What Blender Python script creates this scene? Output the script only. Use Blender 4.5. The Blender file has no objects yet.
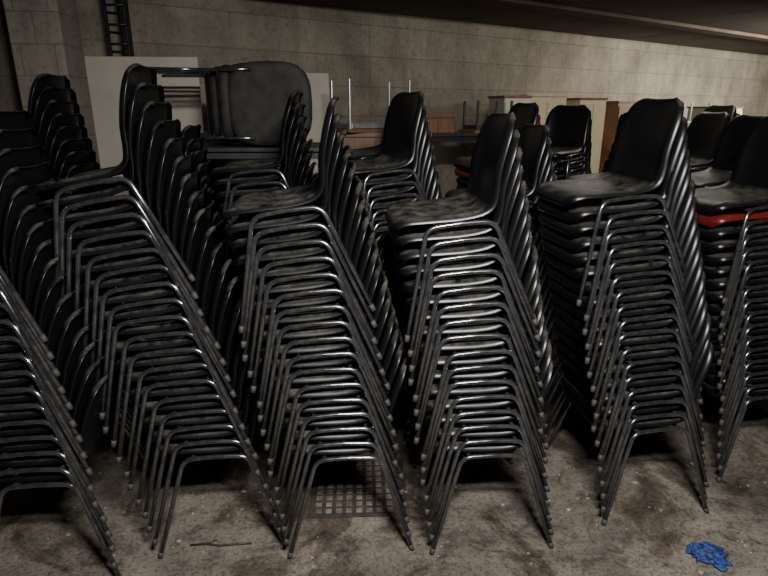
import bpy, bmesh, math, random
from mathutils import Vector, Matrix, noise
random.seed(7)
S=bpy.context.scene
COL=S.collection

# ---------------------------------------------------------------- materials
def newmat(name):
    m=bpy.data.materials.new(name); m.use_nodes=True
    nt=m.node_tree; b=nt.nodes['Principled BSDF']
    return m,nt,b
def ramp(nt,fac,stops):
    r=nt.nodes.new('ShaderNodeValToRGB')
    while len(r.color_ramp.elements)<len(stops): r.color_ramp.elements.new(0.5)
    for e,(p,c) in zip(r.color_ramp.elements,stops):
        e.position=p; e.color=(c[0],c[1],c[2],1)
    nt.links.new(fac,r.inputs['Fac']); return r
def noi(nt,scale,detail=6,rough=.6,vec=None,dist=0):
    n=nt.nodes.new('ShaderNodeTexNoise'); n.inputs['Scale'].default_value=scale
    n.inputs['Detail'].default_value=detail; n.inputs['Roughness'].default_value=rough
    n.inputs['Distortion'].default_value=dist
    if vec is not None: nt.links.new(vec,n.inputs['Vector'])
    return n
def coord(nt,kind='Object',scale=None):
    t=nt.nodes.new('ShaderNodeTexCoord'); o=t.outputs[kind]
    if scale:
        mp=nt.nodes.new('ShaderNodeMapping'); mp.inputs['Scale'].default_value=scale
        nt.links.new(o,mp.inputs['Vector']); o=mp.outputs['Vector']
    return o
def mix(nt,fac,a,b,mode='MIX'):
    x=nt.nodes.new('ShaderNodeMix'); x.data_type='RGBA'; x.blend_type=mode
    for sock,v in ((x.inputs[0],fac),(x.inputs[6],a),(x.inputs[7],b)):
        if hasattr(v,'links'): nt.links.new(v,sock)
        elif isinstance(v,(int,float)): sock.default_value=v
        else: sock.default_value=(v[0],v[1],v[2],1)
    return x.outputs[2]
def bump(nt,b,h,strength=.3,dist=.01):
    bp=nt.nodes.new('ShaderNodeBump'); bp.inputs['Strength'].default_value=strength
    bp.inputs['Distance'].default_value=dist
    nt.links.new(h,bp.inputs['Height']); nt.links.new(bp.outputs[0],b.inputs['Normal'])

def simple(name,col,rough=.6,metal=0,var=.25,scale=12):
    m,nt,b=newmat(name)
    n=noi(nt,scale,5,.6,coord(nt))
    r=ramp(nt,n.outputs['Fac'],[(.3,[c*(1-var) for c in col]),(.7,[min(1,c*(1+var)) for c in col])])
    nt.links.new(r.outputs[0],b.inputs['Base Color'])
    b.inputs['Roughness'].default_value=rough; b.inputs['Metallic'].default_value=metal
    return m

# black polypropylene, dusty
def plastic(name,base,dust,amt):
    m,nt,b=newmat(name)
    c=coord(nt)
    oi=nt.nodes.new('ShaderNodeObjectInfo')
    va=nt.nodes.new('ShaderNodeVectorMath'); va.operation='ADD'
    cx=nt.nodes.new('ShaderNodeMath'); cx.operation='MULTIPLY'; cx.inputs[1].default_value=37
    nt.links.new(oi.outputs['Random'],cx.inputs[0])
    nt.links.new(c,va.inputs[0]); nt.links.new(cx.outputs[0],va.inputs[1])
    n=noi(nt,11,12,.78,va.outputs[0],.4)
    geo=nt.nodes.new('ShaderNodeNewGeometry'); sx=nt.nodes.new('ShaderNodeSeparateXYZ')
    nt.links.new(geo.outputs['Normal'],sx.inputs[0])
    up=nt.nodes.new('ShaderNodeMapRange'); up.inputs['From Min'].default_value=.6; up.inputs['From Max'].default_value=1
    nt.links.new(sx.outputs['Z'],up.inputs['Value'])
    nr=nt.nodes.new('ShaderNodeMapRange'); nr.inputs['From Min'].default_value=.40; nr.inputs['From Max'].default_value=.62
    nt.links.new(n.outputs['Fac'],nr.inputs['Value'])
    mu=nt.nodes.new('ShaderNodeMath'); mu.operation='MULTIPLY'
    nt.links.new(up.outputs[0],mu.inputs[0]); nt.links.new(nr.outputs[0],mu.inputs[1])
    mu2=nt.nodes.new('ShaderNodeMath'); mu2.operation='MULTIPLY'; mu2.inputs[1].default_value=amt
    nt.links.new(mu.outputs[0],mu2.inputs[0])
    nt.links.new(mix(nt,mu2.outputs[0],base,dust),b.inputs['Base Color'])
    rr=nt.nodes.new('ShaderNodeMapRange'); rr.inputs['To Min'].default_value=.33; rr.inputs['To Max'].default_value=.65
    nt.links.new(mu.outputs[0],rr.inputs['Value']); nt.links.new(rr.outputs[0],b.inputs['Roughness'])
    b.inputs['Specular IOR Level'].default_value=.38
    n2=noi(nt,260,2,.5,c); bump(nt,b,n2.outputs['Fac'],.12,.001)
    return m
M_SHELL=plastic('black_polypropylene',(.0040,.0040,.0045),(.125,.115,.10),.68)
M_TUBE,nt,b=newmat('worn_black_steel_tube')
n=noi(nt,30,6,.7,coord(nt))
r=ramp(nt,n.outputs['Fac'],[(.35,(.07,.072,.078)),(.60,(.17,.173,.182)),(.76,(.26,.25,.24))])
nt.links.new(r.outputs[0],b.inputs['Base Color'])
b.inputs['Metallic'].default_value=.85; b.inputs['Roughness'].default_value=.19
b.inputs['Coat Weight'].default_value=.5; b.inputs['Coat Roughness'].default_value=.12
M_FOOT=simple('rubber_foot',(.035,.033,.03),.7)
M_CHROME=simple('dull_chrome',(.45,.45,.45),.3,.8)
M_FABRIC=simple('dusty_black_vinyl',(.011,.0098,.0085),.75,0,.85,14)
M_CREAM=simple('cream_laminate',(.46,.39,.26),.5,0,.12)
M_BOARD=simple('offwhite_board',(.40,.365,.31),.6,0,.12,3)
M_WOOD,nt,b=newmat('brown_wood')
n=noi(nt,4,6,.6,coord(nt,'Object',(12,1.2,1.2)),.6)
r=ramp(nt,n.outputs['Fac'],[(.3,(.09,.045,.022)),(.7,(.20,.10,.05))]); nt.links.new(r.outputs[0],b.inputs['Base Color']); b.inputs['Roughness'].default_value=.55
M_RED=simple('red_plastic',(.25,.02,.018),.5)
M_REDP=plastic('red_polypropylene',(.10,.008,.007),(.10,.04,.035),.4)
M_CYAN=simple('cyan_plastic',(.05,.30,.42),.5)
M_BLUE=simple('blue_cloth_fabric',(.012,.036,.145),.65,0,.7,30)
M_DARK=simple('dark_metal',(.03,.03,.032),.5,.4)

# concrete floor
M_FLOOR,nt,b=newmat('dirty_concrete_floor')
c=coord(nt)
n1=noi(nt,1.3,9,.62,c,.6); n2=noi(nt,9,8,.7,c,.3); n3=noi(nt,60,4,.7,c)
r1=ramp(nt,n1.outputs['Fac'],[(.30,(.075,.064,.053)),(.48,(.155,.135,.113)),(.66,(.25,.22,.187))])
r2=ramp(nt,n2.outputs['Fac'],[(.32,(.34,.31,.28)),(.50,(.92,.92,.92)),(.75,(1.18,1.15,1.1))])
col=mix(nt,1.0,r1.outputs[0],r2.outputs[0],'MULTIPLY')
r3=ramp(nt,n3.outputs['Fac'],[(.38,(.42,.39,.35)),(.50,(1,1,1))])
col=mix(nt,.85,col,r3.outputs[0],'MULTIPLY')
n4=noi(nt,2.4,9,.75,c,.7); r4=ramp(nt,n4.outputs['Fac'],[(.50,(1,1,1)),(.58,(.42,.36,.31))])
col=mix(nt,.85,col,r4.outputs[0],'MULTIPLY')
vo=nt.nodes.new('ShaderNodeTexVoronoi'); vo.feature='DISTANCE_TO_EDGE'; vo.inputs['Scale'].default_value=.8
wv=nt.nodes.new('ShaderNodeVectorMath'); wv.operation='ADD'; nt.links.new(c,wv.inputs[0])
nn=noi(nt,5,5,.6,c); sc=nt.nodes.new('ShaderNodeVectorMath'); sc.operation='SCALE'; sc.inputs['Scale'].default_value=.35
nt.links.new(nn.outputs['Color'],sc.inputs[0]); nt.links.new(sc.outputs[0],wv.inputs[1]); nt.links.new(wv.outputs[0],vo.inputs['Vector'])
rc=ramp(nt,vo.outputs['Distance'],[(.0,(.4,.38,.36)),(.009,(1,1,1))])
col=mix(nt,.7,col,rc.outputs[0],'MULTIPLY')
nt.links.new(col,b.inputs['Base Color'])
rr=nt.nodes.new('ShaderNodeMapRange'); rr.inputs['From Min'].default_value=.3; rr.inputs['From Max'].default_value=.7
rr.inputs['To Min'].default_value=.85; rr.inputs['To Max'].default_value=.5
nt.links.new(n4.outputs['Fac'],rr.inputs['Value']); nt.links.new(rr.outputs[0],b.inputs['Roughness'])
bump(nt,b,n2.outputs['Fac'],.7,.016)

def wallmat(name,dark,light,bw=2.44,rh=.31,mort=.5,off=0,ms=.010,fac=.85):
    m,nt,b=newmat(name); c=coord(nt)
    n1=noi(nt,1.3,10,.65,c,.2)
    n2=noi(nt,1,8,.72,coord(nt,'Object',(5,5,1.2)))
    n3=noi(nt,28,7,.75,c)
    r1=ramp(nt,n1.outputs['Fac'],[(.3,dark),(.68,light)])
    r2=ramp(nt,n2.outputs['Fac'],[(.34,(.65,.63,.60)),(.52,(1,1,1)),(.75,(1.15,1.13,1.1))])
    col=mix(nt,.7,r1.outputs[0],r2.outputs[0],'MULTIPLY')
    r3=ramp(nt,n3.outputs['Fac'],[(.34,(.45,.43,.40)),(.48,(1,1,1))])
    col=mix(nt,.7,col,r3.outputs[0],'MULTIPLY')
    br=nt.nodes.new('ShaderNodeTexBrick'); br.offset=off
    mp=nt.nodes.new('ShaderNodeMapping'); mp.inputs['Rotation'].default_value=(math.pi/2,0,0)
    nt.links.new(c,mp.inputs['Vector']); nt.links.new(mp.outputs[0],br.inputs['Vector'])
    br.inputs['Scale'].default_value=1; br.inputs['Brick Width'].default_value=bw; br.inputs['Row Height'].default_value=rh
    br.inputs['Mortar Size'].default_value=ms; br.inputs['Mortar Smooth'].default_value=1
    br.inputs['Color1'].default_value=(1,1,1,1); br.inputs['Color2'].default_value=(.82,.81,.80,1); br.inputs['Mortar'].default_value=(mort,mort*.98,mort*.95,1)
    col=mix(nt,fac,col,br.outputs['Color'],'MULTIPLY')
    nt.links.new(col,b.inputs['Base Color']); b.inputs['Roughness'].default_value=.9
    bump(nt,b,n3.outputs['Fac'],.6,.012)
    return m
M_WALL=wallmat('board_marked_concrete',(.155,.135,.108),(.33,.295,.235))
M_BLOCK=wallmat('painted_blockwork',(.16,.145,.12),(.29,.26,.22),.22,.2,.45,.5,.008,.9)
M_WALLD=wallmat('stained_concrete',(.09,.077,.063),(.20,.17,.14))
M_CEIL=simple('sooty_ceiling_concrete',(.095,.07,.05),.9,0,.45,2.2)

# ---------------------------------------------------------------- helpers
def obj_from_bm(name,bm,mats,parent=None,smooth=True):
    me=bpy.data.meshes.new(name); bm.normal_update(); bm.to_mesh(me); bm.free()
    for m in mats: me.materials.append(m)
    if smooth:
        for p in me.polygons: p.use_smooth=True
    o=bpy.data.objects.new(name,me); COL.objects.link(o)
    if parent: o.parent=parent
    return o
def fillet(pts,r,n=6):
    out=[Vector(pts[0])]
    for i in range(1,len(pts)-1):
        p=Vector(pts[i]); a=(Vector(pts[i-1])-p); b_=(Vector(pts[i+1])-p)
        la,lb=a.length,b_.length; a.normalize(); b_.normalize()
        ang=a.angle(b_); t=min(r/math.tan(ang/2),la*.48,lb*.48)
        A=p+a*t; B=p+b_*t
        for k in range(n+1):
            u=k/n; out.append((1-u)**2*A+2*u*(1-u)*p+u*u*B)
    out.append(Vector(pts[-1])); return out
def tube(bm,pts,r,sides=8,mi=0,cap=True):
    pts=[Vector(p) for p in pts]; rings=[]
    T=(pts[1]-pts[0]).normalized()
    N=T.orthogonal().normalized()
    for i,p in enumerate(pts):
        if i==0: t=(pts[1]-pts[0]).normalized()
        elif i==len(pts)-1: t=(pts[-1]-pts[-2]).normalized()
        else: t=((pts[i+1]-p).normalized()+(p-pts[i-1]).normalized()).normalized()
        N=(N-t*N.dot(t)).normalized(); B=t.cross(N)
        rings.append([bm.verts.new(p+(N*math.cos(a)+B*math.sin(a))*r) for a in [2*math.pi*k/sides for k in range(sides)]])
    for a,b_ in zip(rings,rings[1:]):
        for k in range(sides):
            f=bm.faces.new((a[k],a[(k+1)%sides],b_[(k+1)%sides],b_[k])); f.material_index=mi
    if cap:
        f=bm.faces.new(list(reversed(rings[0]))); f.material_index=mi
        f=bm.faces.new(rings[-1]); f.material_index=mi
def box(bm,c,s,mi=0,rot=None):
    r=bmesh.ops.create_cube(bm,size=1); M=Matrix.Translation(c)@(rot if rot else Matrix())@Matrix.Diagonal((s[0],s[1],s[2],1))
    bmesh.ops.transform(bm,matrix=M,verts=r['verts'])
    for v in r['verts']:
        for f in v.link_faces: f.material_index=mi
def bev(o,w=.004,seg=2):
    m=o.modifiers.new('bevel','BEVEL'); m.width=w; m.segments=seg; m.limit_method='ANGLE'
def cat(P,t):
    n=len(P)-1; x=min(max(t,0),.99999)*n; i=int(x); u=x-i
    p0=P[max(i-1,0)];p1=P[i];p2=P[i+1];p3=P[min(i+2,n)]
    return [.5*((2*b)+(-a+c_)*u+(2*a-5*b+4*c_-d)*u*u+(-a+3*b-3*c_+d)*u**3) for a,b,c_,d in zip(p0,p1,p2,p3)]

# ---------------------------------------------------------------- polyprop chair mesh (front = -X)
PROF=[(-.252,.394,.165,.000),(-.248,.423,.190,.004),(-.205,.442,.207,.010),(-.10,.436,.214,.016),(.00,.428,.216,.022),
      (.09,.430,.217,.028),(.145,.452,.218,.036),(.176,.505,.216,.046),(.192,.575,.214,.050),(.208,.650,.212,.042),
      (.222,.712,.203,.032),(.233,.757,.180,.022),(.242,.780,.145,.012),(.254,.787,.110,.006)]
def shell(bm,mi):
    NU,NV=34,18; th=.005
    grid=[]
    for i in range(NU+1):
        t=i/NU; x,z,w,e=cat(PROF,t)
        x2,z2,_,_=cat(PROF,min(t+.01,1)); x1,z1,_,_=cat(PROF,max(t-.01,0))
        tx,tz=x2-x1,z2-z1; L=math.hypot(tx,tz); nx,nz=-tz/L,tx/L
        row=[]
        for j in range(NV+1):
            v=-1+2*j/NV; a=abs(v)
            if a<.9: off=e*(a/.9)**3; yy=v/.9*.93
            else: k=(a-.9)/.1; off=e-.022*k*min(1,w/.2); yy=math.copysign(.93+.07*math.sin(k*math.pi/2),v)
            row.append((Vector((x+nx*off,yy*w,z+nz*off)),Vector((nx,0,nz))))
        grid.append(row)
    top=[[bm.verts.new(p) for p,n in r] for r in grid]
    bot=[[bm.verts.new(p-n*th) for p,n in r] for r in grid]
    F=[]
    for i in range(NU):
        for j in range(NV):
            F.append(bm.faces.new((top[i][j],top[i+1][j],top[i+1][j+1],top[i][j+1])))
            F.append(bm.faces.new((bot[i][j],bot[i][j+1],bot[i+1][j+1],bot[i+1][j])))
    for i in range(NU):
        F.append(bm.faces.new((top[i][0],bot[i][0],bot[i+1][0],top[i+1][0])))
        F.append(bm.faces.new((top[i][NV],top[i+1][NV],bot[i+1][NV],bot[i][NV])))
    for j in range(NV):
        F.append(bm.faces.new((top[0][j],top[0][j+1],bot[0][j+1],bot[0][j])))
        F.append(bm.faces.new((top[NU][j],bot[NU][j],bot[NU][j+1],top[NU][j+1])))
    for f in F: f.material_index=mi
def chair_mesh(name,shellmat,tubemat,r=.0092):
    bm=bmesh.new(); shell(bm,0)
    for s in (-1,1):
        pts=fillet([(-.250,s*.295,.0),(-.128,s*.236,.416),(.0,s*.236,.420),(.128,s*.236,.414),(.258,s*.295,.0)],.060,7)
        tube(bm,pts,r,12,1)
        for px in (-.250,.258):
            k=.016/.418
            q=Vector((px,s*.295,0)); d=(Vector((-.130 if px<0 else .130,s*.236,.415))-q)
            tube(bm,[q,q+d*k*1.6],r+.0012,10,2)
    for x in (-.095,.10):
        pts=fillet([(x,-.236,.412),(x,-.17,.404),(x,.17,.404),(x,.236,.412)],.05,3)
        tube(bm,pts,r*.9,8,1)
        for y in (-.12,.12): box(bm,(x,y,.416),(.035,.03,.022),0)
    bmesh.ops.recalc_face_normals(bm,faces=bm.faces)
    me=bpy.data.meshes.new(name); bm.to_mesh(me); bm.free()
    for m in (shellmat,tubemat,M_FOOT): me.materials.append(m)
    for p in me.polygons: p.use_smooth=True
    return me
ME_CHAIR=chair_mesh('polyprop_chair_mesh',M_SHELL,M_TUBE)
ME_RED=chair_mesh('polyprop_chair_red_mesh',M_REDP,M_TUBE)

def stack(x,y,n,dx,dz,rot=0,dy=.008,me=ME_CHAIR,jit=1.0,special=None,tilt=5):
    """tilt: forward lean (deg) accumulated by the topmost chair"""
    e=bpy.data.objects.new('chair_stack',None); COL.objects.link(e)
    e.location=(x,y,0); e.rotation_euler=(0,0,math.radians(rot)); e.empty_display_size=.2
    for i in range(n):
        m=me
        if special and i in special: m=special[i]
        o=bpy.data.objects.new('chair_%d'%(i+1),m); COL.objects.link(o); o.parent=e
        o.location=(dx*i+random.gauss(0,.0028)*jit,dy*i+random.gauss(0,.002)*jit,dz*i)
        if i: o.rotation_euler=(0,math.radians(-tilt*i/(n-1)),math.radians(random.gauss(0,.9)*jit))
    return e

# front row
stack(-1.31,2.00,16,-.010,.0620,6,tilt=9)
stack(-.705,2.18,18,-.0170,.0640,7,tilt=11)
stack(-.165,2.17,17,-.0092,.0615,5,tilt=8)
stack(.425,2.19,16,-.0068,.0620,4,tilt=6)
stack(1.175,2.38,17,-.0078,.0620,9,tilt=5,dy=.011)
stack(1.86,2.68,16,-.0040,.0610,8,special={14:ME_RED})
stack(2.52,2.82,15,-.0080,.0610,6)
# second row
stack(-1.66,2.95,19,-.011,.062,4)
stack(-1.03,2.97,15,-.010,.062,6)
stack(-.50,3.00,18,-.007,.061,3)
stack(.14,3.02,18,-.007,.061,20)
stack(.80,3.10,15,-.008,.062,8)
stack(1.55,3.26,16,-.008,.062,8,special={14:ME_RED})
stack(2.25,3.45,16,-.008,.061,10)
stack(2.98,3.60,15,-.008,.061,8)
# third row
stack(-2.00,3.58,18,-.010,.062,5,dy=.002)
stack(.22,3.85,18,-.010,.062,26)
stack(.98,3.95,17,-.008,.062,15,special={15:ME_RED})
stack(1.73,4.10,16,-.010,.062,-160)
stack(2.48,4.30,16,-.010,.062,8)
stack(3.28,4.50,16,-.010,.062,-170)
for (x,y,n,r) in [(1.55,4.95,17,40),(2.25,5.10,16,-150),(3.0,5.3,17,10),(3.9,5.5,16,200),(2.9,6.1,17,30),(3.7,6.4,16,60),(4.5,6.5,17,0),(5.4,6.8,16,20)]:
    stack(x,y,n,-.009,.062,r,dy=0,tilt=3)

# ---------------------------------------------------------------- tables
def table(x,y,z,w,d,h,rz,top=M_WOOD,legs=M_DARK,upturned=False,name='school_table'):
    bm=bmesh.new()
    box(bm,(0,0,h-.0125),(w,d,.025),0)
    for sx in (-1,1):
        for sy in (-1,1):
            tube(bm,[(sx*(w/2-.04),sy*(d/2-.04),0),(sx*(w/2-.04),sy*(d/2-.04),h-.025)],.014,10,1)
        box(bm,(sx*(w/2-.04),0,h-.05),(.02,d-.1,.04),1)
    for sy in (-1,1): box(bm,(0,sy*(d/2-.04),h-.05),(w-.1,.02,.04),1)
    o=obj_from_bm(name,bm,[top,legs],smooth=False); bev(o,.003)
    if upturned: o.rotation_euler=(math.pi,0,rz); o.location=(x,y,z+h)
    else: o.rotation_euler=(0,0,rz); o.location=(x,y,z)
    return o
table(-.93,3.86,0,1.2,.62,.765,.03,top=M_DARK)
table(-.93,3.86,.765,1.2,.62,.765,.03,top=M_DARK)

def padded_chair(mat):
    bm=bmesh.new()
    def pad(cx,cy,cz,w,h,t,R,mi=0):
        rings=[]
        for k in range(7):
            u=-1+2*k/6; s=(1-abs(u)**3*.16)
            off=t*.5*math.sin(u*math.pi/2)
            ring=[]
            for a in range(32):
                th=2*math.pi*a/32; c_,s_=math.cos(th),math.sin(th)
                px=math.copysign(abs(c_)**.62,c_)*w/2*s; pz=math.copysign(abs(s_)**.62,s_)*h/2*s
                ring.append(bm.verts.new(R@Vector((px,off,pz))+Vector((cx,cy,cz))))
            rings.append(ring)
        for a_,b_ in zip(rings,rings[1:]):
            for k in range(32):
                f=bm.faces.new((a_[k],a_[(k+1)%32],b_[(k+1)%32],b_[k])); f.material_index=mi
        for ring,flip in ((rings[0],1),(rings[-1],0)):
            cen=sum((v.co for v in ring),Vector())/32
            inner=[bm.verts.new(cen+(v.co-cen)*.6+R@Vector((0,(1 if flip else -1)*t*.18,0))) for v in ring]
            for k in range(32):
                bm.faces.new((ring[k],ring[(k+1)%32],inner[(k+1)%32],inner[k]))
            bm.faces.new(inner)
    pad(0,.20,.70,.50,.52,.08,Matrix.Rotation(math.radians(-8),3,'X'))
    pad(0,-.02,.43,.48,.45,.07,Matrix.Rotation(math.radians(90),3,'X'))
    for s in (-1,1):
        tube(bm,fillet([(s*.2,-.20,0),(s*.2,-.20,.39),(s*.2,.17,.39),(s*.2,.24,.60)],.05,5),.010,8,1)
        tube(bm,fillet([(s*.2,.22,0),(s*.2,.14,.39)],.03,3),.010,8,1)
    tube(bm,[(-.2,-.15,.39),(.2,-.15,.39)],.009,8,1); tube(bm,[(-.2,.14,.39),(.2,.14,.39)],.009,8,1)
    bmesh.ops.recalc_face_normals(bm,faces=bm.faces)
    o=obj_from_bm('upholstered_chair',bm,[M_FABRIC,M_TUBE])
    o.matrix_world=mat
    return o
BM=Matrix(((0,0,1,0),(0,-1,0,0),(1,0,0,0),(0,0,0,1)))
padded_chair(Matrix.Translation((-1.42,3.76,1.785))@Matrix.Rotation(math.radians(6),4,'Z')@BM)
padded_chair(Matrix.Translation((-1.50,3.93,1.785))@Matrix.Rotation(math.radians(1),4,'Z')@BM)
padded_chair(Matrix.Translation((-1.58,4.08,1.785))@Matrix.Rotation(math.radians(3),4,'Z')@BM)

# ---------------------------------------------------------------- room
def boxobj(name,c,s,mat,rz=0,b=.0):
    bm=bmesh.new(); box(bm,(0,0,0),s); o=obj_from_bm(name,bm,[mat],smooth=False)
    o.location=c; o.rotation_euler=(0,0,rz)
    if b: bev(o,b)
    return o
bm=bmesh.new(); box(bm,(0,0,0),(22,20,.2)); fl=obj_from_bm('floor',bm,[M_FLOOR],smooth=False); fl.location=(4,6,-.1)
CZ=2.75
boxobj('ceiling',(4,6,CZ+.1),(22,20,.2),M_CEIL)
wa=math.atan2(5.6,8.38); d=Vector((math.cos(wa),math.sin(wa),0)); n_=Vector((-d.y,d.x,0))
A=Vector((-2.75,4.80,0)); L=16
cw=A+d*L/2+n_*.1
boxobj('wall_back',(cw.x,cw.y,CZ/2),(L,.2,CZ),M_WALL,wa)
boxobj('wall_left',(-2.95,.9,CZ/2),(.2,8.2,CZ),M_WALLD)
boxobj('wall_right',(11.9,6,CZ/2),(.2,20,CZ),M_WALLD)
boxobj('wall_front',(4.4,-2.9,CZ/2),(15,.2,CZ),M_WALLD)
boxobj('concrete_pillar',(-2.35,4.25,CZ/2),(.34,.34,CZ),M_BLOCK,.1,.012)
for k,off in enumerate((-1.3,-2.9)):
    c_=A+d*8+n_*off
    boxobj('trim_%d'%(k+1),(c_.x,c_.y,CZ-.02),(15.0,.18,.04),M_CEIL,wa,.006)
bm=bmesh.new()
tube(bm,[(0,0,0),(0,0,CZ)],.016,10,0); tube(bm,[(.17,0,0),(.17,0,CZ)],.016,10,0); tube(bm,[(.11,.04,0),(.11,.04,CZ)],.02,10,0)
z=.15
while z<CZ: tube(bm,[(0,0,z),(.17,0,z)],.010,8,0); z+=.14
o=obj_from_bm('cable_ladder',bm,[M_DARK]); o.location=(-2.17,4.80,0)

def board(name,c,w,h,rz,lean,mat=M_BOARD):
    bm=bmesh.new(); box(bm,(0,0,h/2),(w,.02,h)); o=obj_from_bm(name,bm,[mat],smooth=False); o.location=c
    o.rotation_euler=(math.radians(lean),0,rz); bev(o,.003); return o
board('leaning_board',(-1.88,4.58,0),.86,2.15,.06,-3)
board('leaning_board',(-.76,5.35,0),.60,2.08,wa*.6,-3)

# cupboard with upturned low table
bm=bmesh.new(); box(bm,(0,0,.775),(.62,.45,1.55),0); box(bm,(0,0,1.565),(.66,.50,.035),0)
box(bm,(-.152,-.228,.8),(.28,.014,1.35),0); box(bm,(.152,-.228,.8),(.28,.014,1.35),0)
for x in (-.04,.04): tube(bm,[(x,-.25,.75),(x,-.25,.9)],.006,6,1)
o=obj_from_bm('wooden_cupboard',bm,[M_WOOD,M_CHROME],smooth=False); o.location=(-.10,4.85,0); bev(o)
table(-.11,4.85,1.583,.62,.42,.40,.5,legs=M_CHROME,upturned=True,name='upturned_low_table')

def cabinet(x,y,w,h,rz,mat=M_CREAM,dp=.45,topm=M_WOOD):
    bm=bmesh.new(); box(bm,(0,0,h/2),(w,dp,h),0)
    for s in (-1,1):
        box(bm,(s*w*.245,-dp/2-.008,h/2),(w*.47,.016,h*.95),0)
        box(bm,(s*.03,-dp/2-.025,h*.55),(.012,.02,.14),1)
    box(bm,(0,0,h+.012),(w+.03,dp+.03,.024),2)
    o=obj_from_bm('storage_cabinet',bm,[mat,M_DARK,topm],smooth=False); o.location=(x,y,0); o.rotation_euler=(0,0,rz); bev(o,.003)
cabinet(1.85,7.0,.46,1.90,.1,topm=M_CREAM)
cabinet(2.45,7.25,.34,1.87,.2,M_CREAM)
cabinet(3.05,7.7,.45,1.84,.45,M_WOOD)
cabinet(1.40,6.6,.30,1.88,.2,M_BOARD)
cabinet(4.9,8.7,.6,1.78,.5,M_BOARD)
def computer_monitor(x,y,z,rz):
    bm=bmesh.new(); box(bm,(0,0,.20),(.38,.04,.26),0); box(bm,(0,-.021,.205),(.34,.004,.21),1)
    box(bm,(0,.01,.05),(.05,.03,.10),0); box(bm,(0,0,.008),(.20,.15,.016),0)
    o=obj_from_bm('computer_monitor',bm,[M_DARK,M_SHELL],smooth=False); o.location=(x,y,z); o.rotation_euler=(0,0,rz); bev(o,.004)
def crate(x,y,z,w,d_,h,rz,mat,name='storage_crate'):
    bm=bmesh.new(); t=.012
    box(bm,(0,0,t/2),(w,d_,t)); 
    for s in (-1,1):
        box(bm,(s*(w/2-t/2),0,h/2),(t,d_,h)); box(bm,(0,s*(d_/2-t/2),h/2),(w,t,h))
    box(bm,(0,-d_/2-.006,h-.02),(w+.02,.012,.03)); box(bm,(0,d_/2+.006,h-.02),(w+.02,.012,.03))
    o=obj_from_bm(name,bm,[mat],smooth=False); o.location=(x,y,z); o.rotation_euler=(0,0,rz); bev(o,.002)
for (x,y,rz) in [(.75,5.75,.3),(4.15,7.75,.5),(5.7,8.2,.6),(6.7,9.0,.6)]:
    table(x,y,0,1.1,.55,.77,rz,top=M_DARK); table(x,y,.77,1.1,.55,.77,rz,top=M_DARK)
table(1.03,5.84,1.54,.44,.38,.30,.3,legs=M_DARK,upturned=True,name='upturned_low_table')
crate(.50,5.67,1.54,.30,.26,.18,.3,M_WOOD,'desk_drawer')
table(3.95,7.65,1.54,.45,.4,.30,.2,legs=M_CHROME,upturned=True,name='upturned_low_table')
crate(4.42,7.88,1.54,.3,.24,.16,.5,M_CYAN)
computer_monitor(5.5,8.1,1.54,.3); computer_monitor(6.0,8.4,1.54,.8)
crate(6.5,8.85,1.54,.3,.3,.16,.6,M_RED); crate(6.95,9.15,1.54,.3,.3,.2,.3,M_CREAM)

# ---------------------------------------------------------------- drain cover
bm=bmesh.new(); W,D=.42,.40; N=9
box(bm,(0,0,.003),(W,D,.006),0)
for i in range(N):
    for j in range(N):
        x=-W/2+W*(i+.5)/N; y=-D/2+D*(j+.5)/N
        box(bm,(x,y,.008),(W/N*.62,D/N*.62,.007),1)
for s in (-1,1):
    box(bm,(s*(W/2+.008),0,.005),(.016,D+.032,.010),0); box(bm,(0,s*(D/2+.008),.005),(W,.016,.010),0)
M_IRON=simple('rusty_cast_iron',(.035,.028,.022),.85,.1,.6,25); M_IRON2=simple('worn_cast_iron',(.12,.10,.083),.75,.05,.7,18)
o=obj_from_bm('drain_cover',bm,[M_IRON,M_IRON2],smooth=False); o.location=(-.12,2.31,.0); o.rotation_euler=(0,0,.04); bev(o,.002)

# blue cloth
bm=bmesh.new(); G=30
vs=[[None]*(G+1) for _ in range(G+1)]
for i in range(G+1):
    for j in range(G+1):
        u=i/G-.5; v=j/G-.5
        edge=max(abs(u),abs(v))*2
        p=Vector((u*.115,v*.10,0)); nz=noise.noise(Vector((u*5,v*5,3)))
        h=.018*(1-edge**2)+.026*abs(noise.noise(Vector((u*9,v*7,1))))+.014*abs(noise.noise(Vector((u*22,v*22,5))))
        p.x+=.045*noise.noise(Vector((u*7,v*7,9))); p.y+=.045*nz
        vs[i][j]=bm.verts.new((p.x,p.y,.003+h))
for i in range(G):
    for j in range(G): bm.faces.new((vs[i][j],vs[i+1][j],vs[i+1][j+1],vs[i][j+1]))
o=obj_from_bm('crumpled_blue_cloth',bm,[M_BLUE]); o.location=(1.33,1.86,0); o.rotation_euler=(0,0,-.2)
sm=o.modifiers.new('s','SOLIDIFY'); sm.thickness=.002; sm.offset=1
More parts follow.
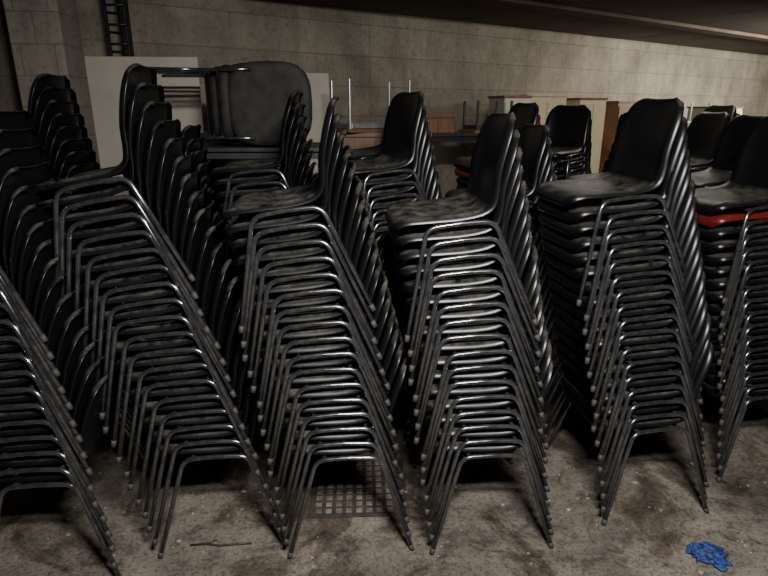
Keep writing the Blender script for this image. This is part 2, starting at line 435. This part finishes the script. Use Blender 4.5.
# twig
bm=bmesh.new(); tube(bm,[(-.125,0,.006),(-.06,.006,.007),(0,-.004,.006),(.07,.004,.007),(.13,.010,.006)],.004,7,0)
tube(bm,[(-.06,.006,.006),(-.02,.03,.006)],.0025,6,0)
o=obj_from_bm('twig',bm,[M_DARK]); o.location=(-.69,1.92,0)
# loose concrete crumbs swept over the floor: one mesh
bm=bmesh.new()
for k in range(700):
    x=random.uniform(-1.6,2.6); y=random.uniform(1.55,3.4); s=random.choice([.003,.004,.005,.006,.010])*random.uniform(.7,1.3)
    r_=bmesh.ops.create_icosphere(bm,subdivisions=1,radius=s)
    for v in r_['verts']:
        v.co=Vector((v.co.x*random.uniform(.8,1.5),v.co.y*random.uniform(.8,1.3),v.co.z*.6))+Vector((x,y,s*.5))
M_CRUMB=simple('concrete_crumbs',(.18,.155,.13),.9,0,.8,3)
obj_from_bm('floor_rubble',bm,[M_CRUMB],smooth=False)

# ---------------------------------------------------------------- lights
def area(name,loc,target,sx,sy,power,col):
    l=bpy.data.lights.new(name,'AREA'); l.shape='RECTANGLE'; l.size=sx; l.size_y=sy; l.energy=power; l.color=col
    o=bpy.data.objects.new(name,l); COL.objects.link(o); o.location=loc
    o.rotation_euler=(Vector(target)-Vector(loc)).to_track_quat('-Z','Y').to_euler(); return o
area('ceiling_light_front',(.4,.15,2.65),(.5,2.0,.0),.7,.16,180,(1,.97,.93))
area('ceiling_light_far',(6.8,6.6,2.6),(6.2,9.8,1.6),2.4,.4,430,(1,.95,.86))
area('fill_light_middle',(2.4,5.2,2.68),(2.4,5.4,0),1.6,.3,22,(1,.93,.82))  # added weak fill above the rear rows, an unseen lamp without a fixture
w=bpy.data.worlds.new('World'); S.world=w; w.use_nodes=True
w.node_tree.nodes['Background'].inputs[0].default_value=(.6,.62,.65,1); w.node_tree.nodes['Background'].inputs[1].default_value=.3

# ---------------------------------------------------------------- camera
cd=bpy.data.cameras.new('camera'); cam=bpy.data.objects.new('camera',cd); COL.objects.link(cam)
cd.sensor_width=36; cd.lens=560/768*36; cam.location=(0,0,1.75); cam.rotation_euler=(math.radians(90-17.6),0,0); cd.clip_start=.05
S.camera=cam
